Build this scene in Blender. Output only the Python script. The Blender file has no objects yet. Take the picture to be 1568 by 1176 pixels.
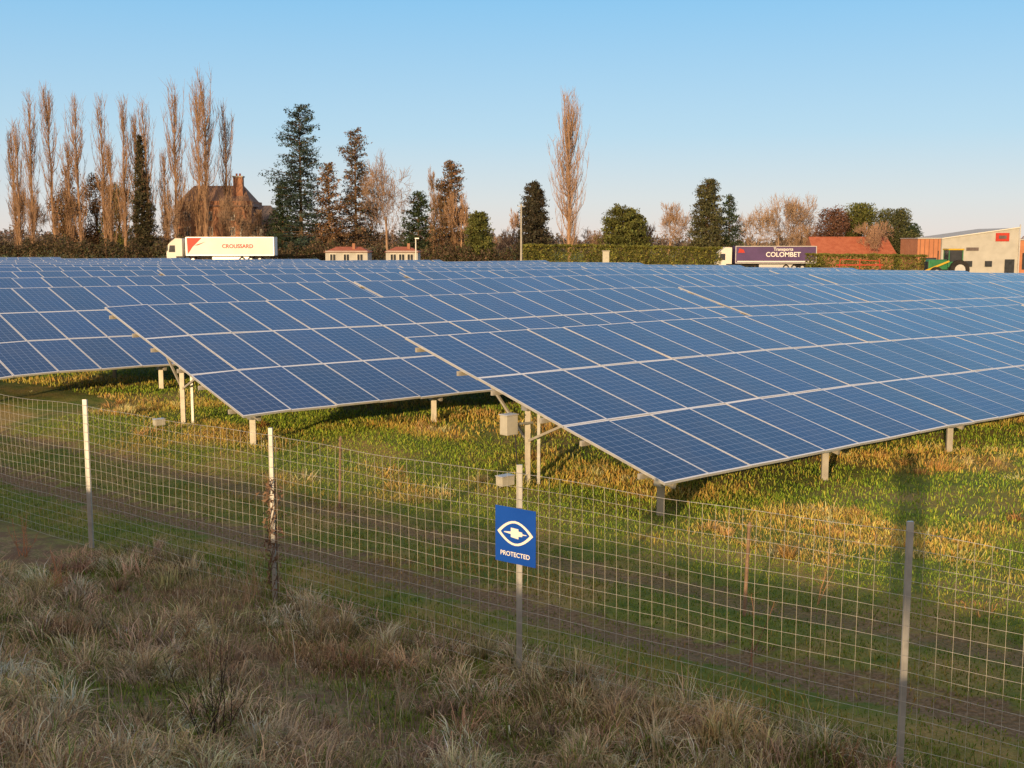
import bpy, math, random
import numpy as np
from mathutils import Vector, Matrix
R = math.radians
rng = np.random.default_rng(7); random.seed(7)
scn = bpy.context.scene
col = scn.collection

# ------------------------------------------------------------------ layout
EYE = 4.05
NF = np.array([.61, .79]); TF = np.array([.79, -.61])          # fence normal / direction
U = np.array([.760, .649]); V = np.array([-.649, .760])        # table row direction / up-slope direction
L0 = np.array([2.17, 15.9]); PITCH = 7.8; STEP = np.array([-6.97, 4.3])
TILT = R(14.8); WTAB = 6.57

def ss(a, b, x):
    t = np.clip((x - a) / (b - a), 0, 1); return t * t * (3 - 2 * t)
def wob(x, y):
    return (np.sin(x * 1.7 + y * .9) + np.sin(x * .8 - y * 1.9 + 1.3) + np.sin(x * 3.1 + y * 2.7 + .5) * .5) / 2.5
def base_z(x, y):
    x = np.asarray(x, float); y = np.asarray(y, float)
    s = .61 * x + .79 * y
    vv = x * V[0] + y * V[1] - 10.67
    rise = .3 * ss(2, 8, vv) + .12 * ss(8, 18, vv)
    rise = rise * (1 - ss(45, 95, y))
    near = rise - .007 * np.clip(x, -80, 0) - .02 * np.clip(x - 8, 0, 60)
    far = .05 - .0163 * np.clip(x, -75, 85)
    k = ss(112, 150, y)
    near = near * ss(8.6, 14, s)
    return near * (1 - k) + far * k, s
def gz(x, y):
    z, s = base_z(x, y)
    bank = 2.25 * np.power(np.clip(1 - np.clip(s, 0, 7.4) / 7.4, 0, 1), 1.7)
    bump = .035 * wob(x * 1.3, y * 1.3) + .05 * wob(x * .37, y * .41)
    rut = -.05 * np.exp(-((s - 9.9) / .25) ** 2) - .04 * np.exp(-((s - 11.6) / .25) ** 2)
    return z + bank + bump * ss(60, 20, np.abs(y)) + rut

# ------------------------------------------------------------------ materials
def new_mat(name):
    m = bpy.data.materials.new(name); m.use_nodes = True
    nt = m.node_tree; b = nt.nodes['Principled BSDF']
    return m, nt, b
def mat(name, c1, c2=None, rough=.8, metal=0., scale=3., spec=.3, bump=0., emis=None):
    m, nt, b = new_mat(name)
    b.inputs['Roughness'].default_value = rough; b.inputs['Metallic'].default_value = metal
    b.inputs['Specular IOR Level'].default_value = spec
    if c2 is None: c2 = tuple(c * .8 for c in c1)
    tc = nt.nodes.new('ShaderNodeTexCoord')
    n = nt.nodes.new('ShaderNodeTexNoise'); n.inputs['Scale'].default_value = scale; n.inputs['Detail'].default_value = 6
    nt.links.new(tc.outputs['Object'], n.inputs['Vector'])
    r = nt.nodes.new('ShaderNodeValToRGB'); r.color_ramp.elements[0].position = .35; r.color_ramp.elements[1].position = .65
    r.color_ramp.elements[0].color = (*c1, 1); r.color_ramp.elements[1].color = (*c2, 1)
    nt.links.new(n.outputs['Fac'], r.inputs['Fac']); nt.links.new(r.outputs['Color'], b.inputs['Base Color'])
    if bump:
        bp = nt.nodes.new('ShaderNodeBump'); bp.inputs['Strength'].default_value = bump; bp.inputs['Distance'].default_value = .02
        nt.links.new(n.outputs['Fac'], bp.inputs['Height']); nt.links.new(bp.outputs['Normal'], b.inputs['Normal'])
    return m
def attr_mat(name, rough=.9, trans=0.):
    m, nt, b = new_mat(name)
    a = nt.nodes.new('ShaderNodeAttribute'); a.attribute_name = 'Col'
    nt.links.new(a.outputs['Color'], b.inputs['Base Color'])
    b.inputs['Roughness'].default_value = rough; b.inputs['Specular IOR Level'].default_value = .15
    if trans:
        t = nt.nodes.new('ShaderNodeBsdfTranslucent'); nt.links.new(a.outputs['Color'], t.inputs['Color'])
        mx = nt.nodes.new('ShaderNodeMixShader'); mx.inputs[0].default_value = trans
        o = nt.nodes['Material Output']
        nt.links.new(b.outputs[0], mx.inputs[1]); nt.links.new(t.outputs[0], mx.inputs[2]); nt.links.new(mx.outputs[0], o.inputs[0])
    return m
M_grass = attr_mat('grass_blades', trans=.25)
M_leaf = attr_mat('foliage', trans=.12)
M_bark = attr_mat('bark')
M_galv = mat('galvanised_steel', (.42, .43, .44), (.55, .56, .57), .45, .6, 8)
M_wire = mat('fence_wire', (.6, .58, .52), (.45, .43, .39), .5, .2, 8)
M_steel = mat('structure_steel', (.5, .48, .43), (.4, .38, .34), .5, .3, 5)
M_alu = mat('aluminium', (.7, .7, .7), (.6, .6, .6), .4, .5, 5)
M_box = mat('box_plastic', (.5, .49, .43), (.42, .41, .36), .5, 0, 5)
M_rust = mat('rusty_wood', (.2, .13, .09), (.28, .19, .13), .9, 0, 12)
M_brick = mat('brick_wall', (.3, .14, .085), (.37, .19, .12), .9, 0, 1.5)
M_white = mat('white_paint', (.72, .7, .66), (.66, .64, .6), .6, 0, .6)
M_tarp = mat('trailer_white', (.75, .75, .75), (.68, .68, .68), .5, 0, .5)
M_red = mat('red_paint', (.5, .05, .03), (.42, .04, .03), .5)
M_purple = mat('trailer_purple', (.08, .05, .14), (.1, .06, .17), .45, 0, .6)
M_dark = mat('dark_trim', (.02, .02, .022), (.03, .03, .03), .6)
M_glass = mat('window_glass', (.03, .035, .045), (.05, .055, .07), .1, 0, 2, .6)
M_tile = mat('brown_roof_tiles', (.16, .095, .07), (.23, .135, .095), .85, 0, 2.5)
M_rtile = mat('red_roof_tiles', (.34, .1, .055), (.42, .14, .08), .85, 0, 1.5)
M_slate = mat('slate_roof', (.1, .085, .09), (.15, .12, .12), .7, 0, 2)
M_render = mat('rendered_wall', (.47, .47, .46), (.4, .4, .39), .85, 0, .8)
M_orange = mat('orange_cladding', (.5, .22, .12), (.42, .18, .1), .7, 0, .8)
M_green = mat('green_paint', (.03, .16, .07), (.04, .2, .09), .4)
M_yellow = mat('yellow_paint', (.6, .4, .04), (.5, .34, .04), .4)
M_tyre = mat('tyre_rubber', (.02, .02, .02), (.035, .03, .03), .9)
M_blue = mat('sign_blue', (.008, .07, .42), (.01, .08, .46), .35, 0, 3, .5)
M_swhite = mat('sign_white', (.8, .8, .8), (.78, .78, .78), .4)
M_conc = mat('concrete', (.42, .4, .36), (.34, .32, .29), .9, 0, 4)
M_asph = mat('asphalt', (.05, .05, .05), (.065, .06, .06), .9, 0, 4)
M_cloth = mat('jacket_cloth', (.03, .04, .07), (.04, .05, .09), .9)

# ------------------------------------------------------------------ builders
def empty(name, loc=(0, 0, 0)):
    e = bpy.data.objects.new(name, None); e.location = loc; e.empty_display_size = .2; col.objects.link(e); return e
class B:
    def __init__(s): s.v = []; s.f = []; s.m = []; s.mats = []
    def mi(s, m):
        if m not in s.mats: s.mats.append(m)
        return s.mats.index(m)
    def hexa(s, pts, m):
        o = len(s.v); s.v += [tuple(p) for p in pts]; k = s.mi(m)
        for f in ((3, 2, 1, 0), (4, 5, 6, 7), (0, 1, 5, 4), (1, 2, 6, 5), (2, 3, 7, 6), (3, 0, 4, 7)):
            s.f.append([o + i for i in f]); s.m.append(k)
    def box(s, c, sz, m, rz=0.):
        cx, cy, cz = c; a, b, h = [q / 2 for q in sz]; cs, sn = math.cos(rz), math.sin(rz)
        P = []
        for z in (-h, h):
            for x, y in ((-a, -b), (a, -b), (a, b), (-a, b)):
                P.append((cx + x * cs - y * sn, cy + x * sn + y * cs, cz + z))
        s.hexa(P, m)
    def beam(s, p0, p1, w, h, m):
        p0 = Vector(p0); p1 = Vector(p1); d = (p1 - p0).normalized()
        up = Vector((0, 0, 1)) if abs(d.z) < .95 else Vector((0, 1, 0))
        a = d.cross(up).normalized(); b = a.cross(d).normalized(); a = a * w / 2; b = b * h / 2
        s.hexa([p0 - a - b, p0 + a - b, p0 + a + b, p0 - a + b, p1 - a - b, p1 + a - b, p1 + a + b, p1 - a + b], m)
    def cyl(s, p0, p1, r, m, n=12, r1=None):
        r1 = r if r1 is None else r1
        p0 = Vector(p0); p1 = Vector(p1); d = (p1 - p0).normalized()
        up = Vector((0, 0, 1)) if abs(d.z) < .95 else Vector((0, 1, 0))
        a = d.cross(up).normalized(); b = a.cross(d).normalized(); o = len(s.v); k = s.mi(m)
        for p, q in ((p0, r), (p1, r1)):
            for i in range(n):
                t = 2 * math.pi * i / n; s.v.append(tuple(p + a * math.cos(t) * q + b * math.sin(t) * q))
        for i in range(n):
            j = (i + 1) % n; s.f.append([o + i, o + j, o + n + j, o + n + i]); s.m.append(k)
        s.f.append([o + i for i in range(n)][::-1]); s.m.append(k)
        s.f.append([o + n + i for i in range(n)]); s.m.append(k)
    def poly(s, pts, m):
        o = len(s.v); s.v += [tuple(p) for p in pts]; s.f.append(list(range(o, o + len(pts)))); s.m.append(s.mi(m))
    def obj(s, name, parent=None, bevel=0., loc=None):
        me = bpy.data.meshes.new(name); me.from_pydata(s.v, [], s.f)
        for m in s.mats: me.materials.append(m)
        me.polygons.foreach_set('material_index', s.m); me.update()
        o = bpy.data.objects.new(name, me); col.objects.link(o)
        if parent: o.parent = parent
        if loc: o.location = loc
        if bevel:
            q = o.modifiers.new('bevel', 'BEVEL'); q.width = bevel; q.segments = 2; q.limit_method = 'ANGLE'
        return o

def tri_obj(name, Vt, T, C=None, mats=(), mi=None, parent=None, mesh_only=False):
    me = bpy.data.meshes.new(name)
    Vt = np.ascontiguousarray(Vt, np.float32); T = np.ascontiguousarray(T, np.int32)
    me.vertices.add(len(Vt)); me.vertices.foreach_set('co', Vt.ravel())
    me.loops.add(T.size); me.loops.foreach_set('vertex_index', T.ravel())
    me.polygons.add(len(T)); me.polygons.foreach_set('loop_start', np.arange(0, T.size, 3, dtype=np.int32))
    for m in mats: me.materials.append(m)
    if mi is not None: me.polygons.foreach_set('material_index', np.asarray(mi, np.int32))
    if C is not None:
        a = me.color_attributes.new('Col', 'FLOAT_COLOR', 'POINT')
        a.data.foreach_set('color', np.concatenate([C, np.ones((len(C), 1))], 1).astype(np.float32).ravel())
    me.update(calc_edges=True); me.validate()
    if mesh_only: return me
    o = bpy.data.objects.new(name, me); col.objects.link(o)
    if parent: o.parent = parent
    return o

def tubes(P0, P1, R0, R1, n=3):
    P0 = np.asarray(P0, float); P1 = np.asarray(P1, float); R0 = np.asarray(R0, float); R1 = np.asarray(R1, float)
    d = P1 - P0; d /= np.linalg.norm(d, axis=1, keepdims=True) + 1e-9
    ref = np.where(np.abs(d[:, 2:3]) < .9, np.array([[0, 0, 1.]]), np.array([[1., 0, 0]]))
    a = np.cross(d, ref); a /= np.linalg.norm(a, axis=1, keepdims=True) + 1e-9; b = np.cross(a, d)
    N = len(P0); W = np.zeros((N, 2 * n, 3))
    for i in range(n):
        t = 2 * math.pi * i / n; o = a * math.cos(t) + b * math.sin(t)
        W[:, i] = P0 + o * R0[:, None]; W[:, n + i] = P1 + o * R1[:, None]
    T = []
    for i in range(n):
        j = (i + 1) % n; T += [[i, j, n + j], [i, n + j, n + i]]
    T = (np.array(T)[None] + (np.arange(N) * 2 * n)[:, None, None]).reshape(-1, 3)
    return W.reshape(-1, 3), T

# ------------------------------------------------------------------ ground
def axis(lo, hi, dense_lo, dense_hi, step, grow=1.12):
    a = list(np.arange(dense_lo, dense_hi, step)); st = step; x = a[-1]
    while x < hi: st *= grow; x += st; a.append(x)
    st = step; x = a[0]; pre = []
    while x > lo: st *= grow; x -= st; pre.append(x)
    return np.array(pre[::-1] + a)
gx = axis(-2500, 2500, -14, 14, .16, 1.1); gy = axis(-300, 3500, -1, 24, .16, 1.06)
GX, GY = np.meshgrid(gx, gy); GZ = gz(GX, GY)
nx, ny = len(gx), len(gy)
VV = np.stack([GX.ravel(), GY.ravel(), GZ.ravel()], 1)
i = (np.arange(ny - 1)[:, None] * nx + np.arange(nx - 1)[None]).ravel()
TT = np.concatenate([np.stack([i, i + 1, i + nx + 1], 1), np.stack([i, i + nx + 1, i + nx], 1)])
mg, nt, bs = new_mat('field_ground')
N = nt.nodes; Lk = nt.links
bs.inputs['Roughness'].default_value = .95; bs.inputs['Specular IOR Level'].default_value = .1
geo = N.new('ShaderNodeNewGeometry')
def noise(sc, det=6, ro=.6):
    n = N.new('ShaderNodeTexNoise'); n.inputs['Scale'].default_value = sc; n.inputs['Detail'].default_value = det
    n.inputs['Roughness'].default_value = ro; Lk.new(geo.outputs['Position'], n.inputs['Vector']); return n.outputs['Fac']
def math_(nt, op, a, b=None, c=None):
    n = nt.nodes.new('ShaderNodeMath'); n.operation = op
    for k, q in enumerate((a, b, c)):
        if q is None: continue
        if isinstance(q, (int, float)): n.inputs[k].default_value = q
        else: nt.links.new(q, n.inputs[k])
    return n.outputs[0]
def mr(nt, v, a, b, c=0., d=1.):
    n = nt.nodes.new('ShaderNodeMapRange'); n.interpolation_type = 'SMOOTHSTEP'; nt.links.new(v, n.inputs[0])
    for k, q in zip((1, 2, 3, 4), (a, b, c, d)): n.inputs[k].default_value = q
    return n.outputs[0]
def mixc(nt, f, a, b):
    n = nt.nodes.new('ShaderNodeMix'); n.data_type = 'RGBA'
    if isinstance(f, (int, float)): n.inputs[0].default_value = f
    else: nt.links.new(f, n.inputs[0])
    for k, q in ((6, a), (7, b)):
        if isinstance(q, tuple): n.inputs[k].default_value = (*q, 1)
        else: nt.links.new(q, n.inputs[k])
    return n.outputs[2]
dt = N.new('ShaderNodeVectorMath'); dt.operation = 'DOT_PRODUCT'; Lk.new(geo.outputs['Position'], dt.inputs[0]); dt.inputs[1].default_value = (.61, .79, 0)
S = dt.outputs['Value']
nA = noise(.6); nB = noise(4); nC = noise(25, 3)
green = mixc(nt, mr(nt, nB, .35, .65), (.1, .15, .03), (.19, .21, .05))
straw = mixc(nt, mr(nt, nC, .3, .7), (.3, .19, .08), (.44, .3, .13))
c = mixc(nt, mr(nt, nA, .42, .65, 0, .7), green, straw)
dirt = mixc(nt, mr(nt, nC, .3, .7), (.13, .08, .05), (.27, .18, .12))
sw = math_(nt, 'ADD', S, math_(nt, 'MULTIPLY', math_(nt, 'SUBTRACT', nB, .5), 1.4))
d1 = mr(nt, math_(nt, 'ABSOLUTE', math_(nt, 'SUBTRACT', sw, 9.9)), .15, .5, .85, 0)
d2 = mr(nt, math_(nt, 'ABSOLUTE', math_(nt, 'SUBTRACT', sw, 11.6)), .08, .4, .65, 0)
c = mixc(nt, d1, c, dirt); c = mixc(nt, d2, c, dirt)
dry = mixc(nt, mr(nt, nB, .4, .62), (.19, .125, .08), mixc(nt, mr(nt, nC, .3, .7), (.36, .26, .16), (.13, .15, .05)))
c = mixc(nt, mr(nt, sw, 7.6, 8.8, 1, 0), c, dry)
Lk.new(c, bs.inputs['Base Color'])
bp = N.new('ShaderNodeBump'); bp.inputs['Strength'].default_value = .8; bp.inputs['Distance'].default_value = .08
Lk.new(nC, bp.inputs['Height']); Lk.new(bp.outputs[0], bs.inputs['Normal'])
ground = tri_obj('ground', VV, TT, mats=[mg])
ground.data.polygons.foreach_set('use_smooth', np.ones(len(TT), bool))

# ------------------------------------------------------------------ grass
def blades(name, X, Y, Hh, Wd, lean, leandir, C, mats=(M_grass,), face=None):
    n = len(X); Z = gz(X, Y) - .01
    P = np.stack([X, Y, Z], 1)
    th = rng.uniform(0, 2 * np.pi, n) if face is None else rng.normal(-.342, face, n)
    side = np.stack([np.cos(th), np.sin(th), np.zeros(n)], 1) * (Wd / 2)[:, None]
    ld = np.stack([np.cos(leandir), np.sin(leandir), np.zeros(n)], 1)
    up = np.array([[0, 0, 1.]])
    mid = P + up * (Hh * .55 * np.cos(lean * .5))[:, None] + ld * (Hh * .55 * np.sin(lean * .5))[:, None]
    tip = mid + up * (Hh * .45 * np.cos(lean * 1.4))[:, None] + ld * (Hh * .45 * np.sin(lean * 1.4))[:, None]
    W = np.stack([P - side, P + side, mid + side * .7, mid - side * .7, tip], 1).reshape(-1, 3)
    T = (np.array([[0, 1, 2], [0, 2, 3], [3, 2, 4]])[None] + (np.arange(n) * 5)[:, None, None]).reshape(-1, 3)
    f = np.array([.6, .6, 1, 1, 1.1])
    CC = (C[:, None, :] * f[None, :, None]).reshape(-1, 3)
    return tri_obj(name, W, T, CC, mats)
def sel_view(X, Y, mx=.56): return (np.abs(X) < mx * Y + 1.5) & (Y > 1)
def pick(cols, n, jit=.2):
    cols = np.array(cols); c = cols[rng.integers(0, len(cols), n)]
    return np.clip(c * (1 + rng.normal(0, jit, (n, 1))) * (1 + rng.normal(0, .05, (n, 3))), .005, .85)
DRY = [(.74, .54, .33), (.6, .42, .25), (.82, .64, .42), (.34, .22, .13), (.68, .5, .32), (.5, .37, .25), (.46, .37, .19)]
GRN = [(.16, .24, .04), (.21, .28, .05), (.12, .18, .035), (.28, .3, .07)]
def tussocks(name, tx, ty, nb0, nb1, r0, r1, h0, h1, w0, w1, cols, gfrac=.1, splay=1., face=None):
    m = len(tx); nb = rng.integers(nb0, nb1, m); idx = np.repeat(np.arange(m), nb); n = len(idx)
    tr = rng.uniform(r0, r1, m); th0 = rng.uniform(h0, h1, m)
    ang = rng.uniform(0, 2 * np.pi, n); rr = np.sqrt(rng.uniform(0, 1, n))
    X = tx[idx] + np.cos(ang) * rr * tr[idx]; Y = ty[idx] + np.sin(ang) * rr * tr[idx]
    H = th0[idx] * rng.uniform(.35, 1.3, n); lean = (rr * 1.0 + rng.uniform(0, .9, n)) * splay * rng.uniform(.6, 1.25, m)[idx]
    bias = rng.uniform(0, 2 * np.pi, m)[idx]
    ld = np.where(rng.uniform(0, 1, n) < .5, ang, bias + rng.normal(0, .5, n))
    c = pick(cols, m, .25)[idx] * (1 + rng.normal(0, .3, (n, 1)))
    g = rng.uniform(0, 1, n) < (rng.uniform(0, 1, m) ** 3 * gfrac * 4)[idx]; c[g] = pick(GRN, g.sum())
    return blades(name, X, Y, H, rng.uniform(w0, w1, n), lean, ld, np.clip(c, .01, .85), face=face)
nT = 1350
sx = rng.uniform(-13, 9, nT * 4); sS = rng.uniform(2.2, 8.6, nT * 4)
tx = NF[0] * sS + TF[0] * sx; ty = NF[1] * sS + TF[1] * sx
keep = sel_view(tx, ty) & (wob(tx * .8, ty * .8) + .5 * wob(tx * 2.2, ty * 1.9 + 1) + rng.normal(0, .2, nT * 4) + .25 * ss(5, 7.5, sS) > .12)
tussocks('dry_grass_tussocks', tx[keep][:nT], ty[keep][:nT], 25, 180, .05, .25, .08, .38, .004, .012, DRY, .14, 1.1)
# sparse long pale stems
n = 2600; sx = rng.uniform(-13, 9, n); sS = rng.uniform(3, 8.6, n); X = NF[0] * sS + TF[0] * sx; Y = NF[1] * sS + TF[1] * sx
k = sel_view(X, Y) & (wob(X * 1.4, Y * 1.2 + 2) > .1); X, Y = X[k], Y[k]; n = len(X)
blades('tall_dry_stems', X, Y, rng.uniform(.3, .62, n), np.full(n, .006), rng.uniform(0, .8, n), rng.uniform(0, 6.28, n), pick(DRY, n))
# green / straw short cover on the bank
n = 210000
sx = rng.uniform(-13, 9, n); sS = rng.uniform(2., 9., n); X = NF[0] * sS + TF[0] * sx; Y = NF[1] * sS + TF[1] * sx
k = sel_view(X, Y); X, Y = X[k], Y[k]; n = len(X)
pt = wob(X * 1.1 + 3, Y * 1.1)
k = rng.uniform(0, 1, n) < .5 + .5 * pt ** 2 + .4 * wob(X * 2.3, Y * 2.1); X, Y, pt = X[k], Y[k], pt[k]; n = len(X)
g = pt + rng.normal(0, .3, n) > -.2
C = np.where(g[:, None], pick(GRN, n), pick(DRY, n) * .8)
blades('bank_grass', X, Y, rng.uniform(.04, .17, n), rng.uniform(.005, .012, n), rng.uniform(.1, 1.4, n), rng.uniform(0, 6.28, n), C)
# unseen grass added on the crest behind the viewpoint to roughen the shadow edge
n = 9000; sx = rng.uniform(-16, 14, n); sS = rng.normal(-.6, .5, n) - .4
X = NF[0] * sS + TF[0] * sx; Y = NF[1] * sS + TF[1] * sx
blades('shadow_edge_grass', X, Y, rng.uniform(.08, .28, n) * (1 + .5 * wob(X, Y)), np.full(n, .02), rng.uniform(0, .7, n), rng.uniform(0, 6.28, n), pick(DRY, n))
# field grass inside the fence
def field(n, s0, s1, span, hh, ww, name):
    sx = rng.uniform(-span, span, n); q = rng.uniform(0, 1, n); sS = s0 + (s1 - s0) * q
    X = NF[0] * sS + TF[0] * sx; Y = NF[1] * sS + TF[1] * sx
    k = sel_view(X, Y, .53); X, Y, sS = X[k], Y[k], sS[k]
    p1 = (np.abs(sS + .2 * wob(X * 2, Y * 2) - 9.9) < .38) | (np.abs(sS - 11.6 + .2 * wob(X * 2, Y * 2)) < .24)
    k = ~(p1 & (rng.uniform(0, 1, len(X)) < .72)); X, Y, sS = X[k], Y[k], sS[k]; n = len(X)
    pat = wob(X * .55, Y * .7) + .45 * wob(X * 1.9, Y * 1.6) + rng.normal(0, .2, n) + .35 * ss(12, 14.5, sS)  # last term paints more sunlit gold into the blades beyond the bank's shadow
    f = ss(.3, .8, pat)[:, None] * .9
    C = pick([(.24, .38, .04), (.34, .46, .06), (.19, .31, .035), (.45, .48, .08)], n) * (1 - f) + f * pick([(.84, .54, .15), (.85, .62, .2), (.62, .36, .1), (.5, .45, .09)], n)
    shade_dim = (1 - .42 * (1 - ss(11.8, 13.8, sS)))[:, None]  # bank's shade painted into blade colour: darker on the fence side
    Hh = rng.uniform(.4, 1.3, n) * hh * (1 + .5 * f[:, 0])
    blades(name, X, Y, Hh, np.full(n, ww), rng.uniform(.1, 1.2, n), rng.uniform(0, 6.28, n), C * shade_dim, face=.7)
field(210000, 8.4, 17, 22, .06, .011, 'field_grass')
field(220000, 15, 34, 34, .085, .02, 'meadow_grass')
m = 1300; sS = rng.uniform(12.4, 24, m); sx = rng.uniform(-26, 20, m); tx = NF[0] * sS + TF[0] * sx; ty = NF[1] * sS + TF[1] * sx
k = sel_view(tx, ty, .53) & (wob(tx * .55, ty * .7) + .4 * wob(tx * 1.9, ty * 1.6) + rng.normal(0, .15, m) > .25); tx, ty = tx[k], ty[k]
tussocks('golden_grass_tufts', tx, ty, 25, 110, .06, .3, .08, .26, .008, .015, [(.85, .58, .24), (.78, .48, .18), (.85, .66, .32), (.6, .34, .12)], .14, 1.2, face=.7)

# weed stalks
def stalks(name, base, h, n, c, spread=.25, r=.006, sub=5):
    P0 = []; P1 = []; r0 = []; r1 = []
    bx, by = base
    for _ in range(n):
        p = np.array([bx + random.gauss(0, .05), by + random.gauss(0, .05), float(gz(bx, by))])
        d = np.array([random.gauss(0, spread), random.gauss(0, spread), 1.]); L = h * random.uniform(.6, 1.05); pr = r
        for q in range(5):
            d2 = d + np.array([random.gauss(0, .1), random.gauss(0, .1), 0]); p2 = p + d2 / np.linalg.norm(d2) * L / 5
            P0.append(p); P1.append(p2); r0.append(pr); pr *= .8; r1.append(pr)
            if q > 0:
                for _ in range(sub):
                    t = random.random(); o = p + (p2 - p) * t; e = np.array([random.gauss(0, 1), random.gauss(0, 1), random.uniform(.2, 1.5)])
                    P0.append(o); P1.append(o + e / np.linalg.norm(e) * L * random.uniform(.06, .2)); r0.append(pr * .6); r1.append(pr * .3)
            p = p2
    W, T = tubes(P0, P1, r0, r1); C = np.tile(np.array(c), (len(W), 1)) * rng.uniform(.8, 1.2, (len(W), 1))
    return tri_obj(name, W, T, C, [M_bark])
for bx, by, h, n, c in [(-2.2, 8.15, .75, 9, (.05, .035, .03)), (-.3, 6.9, .6, 3, (.03, .02, .018)), (-4.9, 9.9, .5, 8, (.06, .045, .04)),
                        (-5.1, 12.5, .55, 7, (.5, .24, .14)), (-6.3, 14.3, .6, 7, (.5, .24, .14)), (2.6, 7.6, .55, 5, (.45, .22, .16)),
                        (.75, 9.5, .7, 6, (.4, .33, .22)), (-1.9, 11.3, .5, 8, (.45, .33, .2)), (-2.95, 12.5, .7, 9, (.4, .28, .18)),
                        (2.3, 10.7, .9, 2, (.3, .15, .1)), (-.9, 9.3, .5, 8, (.4, .33, .24)), (-3.9, 11.5, .55, 8, (.4, .33, .24)), (1.6, 8.2, .5, 7, (.45, .38, .25)),
                        (2.4, 7.3, .6, 4, (.5, .24, .14)), (3.5, 12.5, .9, 3, (.4, .25, .13))]:
    stalks('dead_weed', (bx, by), h, n, c)

# ------------------------------------------------------------------ fence
posts = [(-11.4, 19.5), (-8.5, 17.1), (-5.6, 14.82), (-2.68, 12.52), (.0665, 10.41), (2.94, 8.25), (5.8, 6.1), (8.6, 3.95)]
fence = empty('wire_fence')
b = B()
for q, (x, y) in enumerate(posts):
    top = 2.0
    if q != 3:
        b.beam((x, y, -.3), (x, y, top), .05, .012, M_galv); b.beam((x + .02 * NF[0], y + .02 * NF[1], -.3), (x + .02 * NF[0], y + .02 * NF[1], top - .004), .035, .035, M_galv)
    else:
        b.beam((x, y, -.3), (x, y, top), .045, .045, M_galv)
b.obj('posts', fence)
P0 = []; P1 = []; rr0 = []
def fpt(i, t, z):
    a = np.array(posts[i]); c_ = np.array(posts[i + 1]); p = a + (c_ - a) * t
    sag = math.sin(math.pi * t); off = .02 * math.sin(t * 5 + i * 2 + z * 2) * sag
    return np.array([p[0] - NF[0] * (.03 + off), p[1] - NF[1] * (.03 + off), z - (.03 + .015 * math.sin(i * 3.)) * sag * (z / 1.9) ** 2 + .006 * math.sin(t * 14 + z * 4 + i)])
zs = [.03 + .118 * q for q in range(17)]; zs[-1] = 1.93
for i_ in range(len(posts) - 1):
    nseg = 30
    for z in zs:
        for q in range(nseg):
            P0.append(fpt(i_, q / nseg, z)); P1.append(fpt(i_, (q + 1) / nseg, z)); rr0.append(.0019 if z < 1.9 else .0027)
    for q in range(nseg):
        for a_, b_ in zip(zs[:-1], zs[1:]):
            P0.append(fpt(i_, q / nseg, a_)); P1.append(fpt(i_, q / nseg, b_)); rr0.append(.0017)
W, T = tubes(P0, P1, rr0, rr0); tri_obj('wire_mesh', W, T, mats=[M_wire], parent=fence)
# climbing dead vine on one post
P0 = []; P1 = []; r0 = []
x, y = posts[3]
for _ in range(6):
    p = np.array([x, y, 0.]); ph = random.uniform(0, 6)
    for q in range(26):
        z = q * .055; rad = .035 + .03 * random.random()
        p2 = np.array([x + rad * math.cos(ph + z * 7), y + rad * math.sin(ph + z * 7), z + .055]); P0.append(p); P1.append(p2); r0.append(.005); p = p2
        if random.random() < .35:
            e = rng.normal(0, .07, 3); P0.append(p); P1.append(p + e); r0.append(.004)
W, T = tubes(P0, P1, r0, r0)
lc = np.array([[x, y, 0]]) + np.stack([rng.normal(0, .055, 260), rng.normal(0, .05, 260), rng.choice([1.0, 1.2, .85, .3, .5, .7, 1.3], 260) + rng.normal(0, .05, 260)], 1)
LW = (lc[:, None] + rng.normal(0, .022, (260, 3, 3))).reshape(-1, 3); LT = np.arange(780).reshape(-1, 3) + len(W)
C = np.tile([[.2, .13, .09]], (len(W) + len(LW), 1)) * rng.uniform(.6, 1.3, (len(W) + len(LW), 1))
tri_obj('dead_climbing_vine', np.concatenate([W, LW]), np.concatenate([T, LT]), C, [M_bark])
for (x, y, h) in [(-2.62, 17.0, 1.05), (2.55, 12.15, 1.0)]:
    b = B(); z = float(gz(x, y)); b.cyl((x, y, z - .1), (x + .03, y, z + h), .022, M_rust, 7, .018); b.cyl((x + .03, y, z + h), (x + .04, y, z + h + .06), .03, M_rust, 7, .01); b.obj('wooden_stake')

# sign
sg = empty('security_sign'); b = B()
sx, sy = .0665 - NF[0] * .06 + TF[0] * .0, 10.41 - NF[1] * .06
def sp(a, z, o=0.): return (sx + TF[0] * a - NF[0] * o, sy + TF[1] * a - NF[1] * o, z)
z0, z1, hw = 1.07, 1.6, .235
b.hexa([sp(-hw, z0, 0), sp(hw, z0, 0), sp(hw, z0, -.006), sp(-hw, z0, -.006), sp(-hw, z1, 0), sp(hw, z1, 0), sp(hw, z1, -.006), sp(-hw, z1, -.006)], M_blue)
b.obj('board', sg)
b = B(); zc = 1.36; n = 32
def lens(t, w, h):   # almond / eye outline: two arcs meeting in points
    x = math.cos(t); return (w * x, h * (1 - abs(x) ** 1.9) * (1 if math.sin(t) >= 0 else -1))
for q in range(n):
    t0, t1 = 2 * math.pi * q / n, 2 * math.pi * (q + 1) / n - 1e-6
    if q == n // 2: t0 += 1e-6
    a0, h0 = lens(t0 + (1e-6 if q == 0 else 0), .21, .118); a1, h1 = lens(t1, .21, .118); c0, k0 = lens(t0 + (1e-6 if q == 0 else 0), .17, .096); c1, k1 = lens(t1, .17, .096)
    b.poly([sp(a0, zc + h0, .003), sp(a1, zc + h1, .003), sp(c1, zc + k1, .003), sp(c0, zc + k0, .003)], M_swhite)
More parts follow.
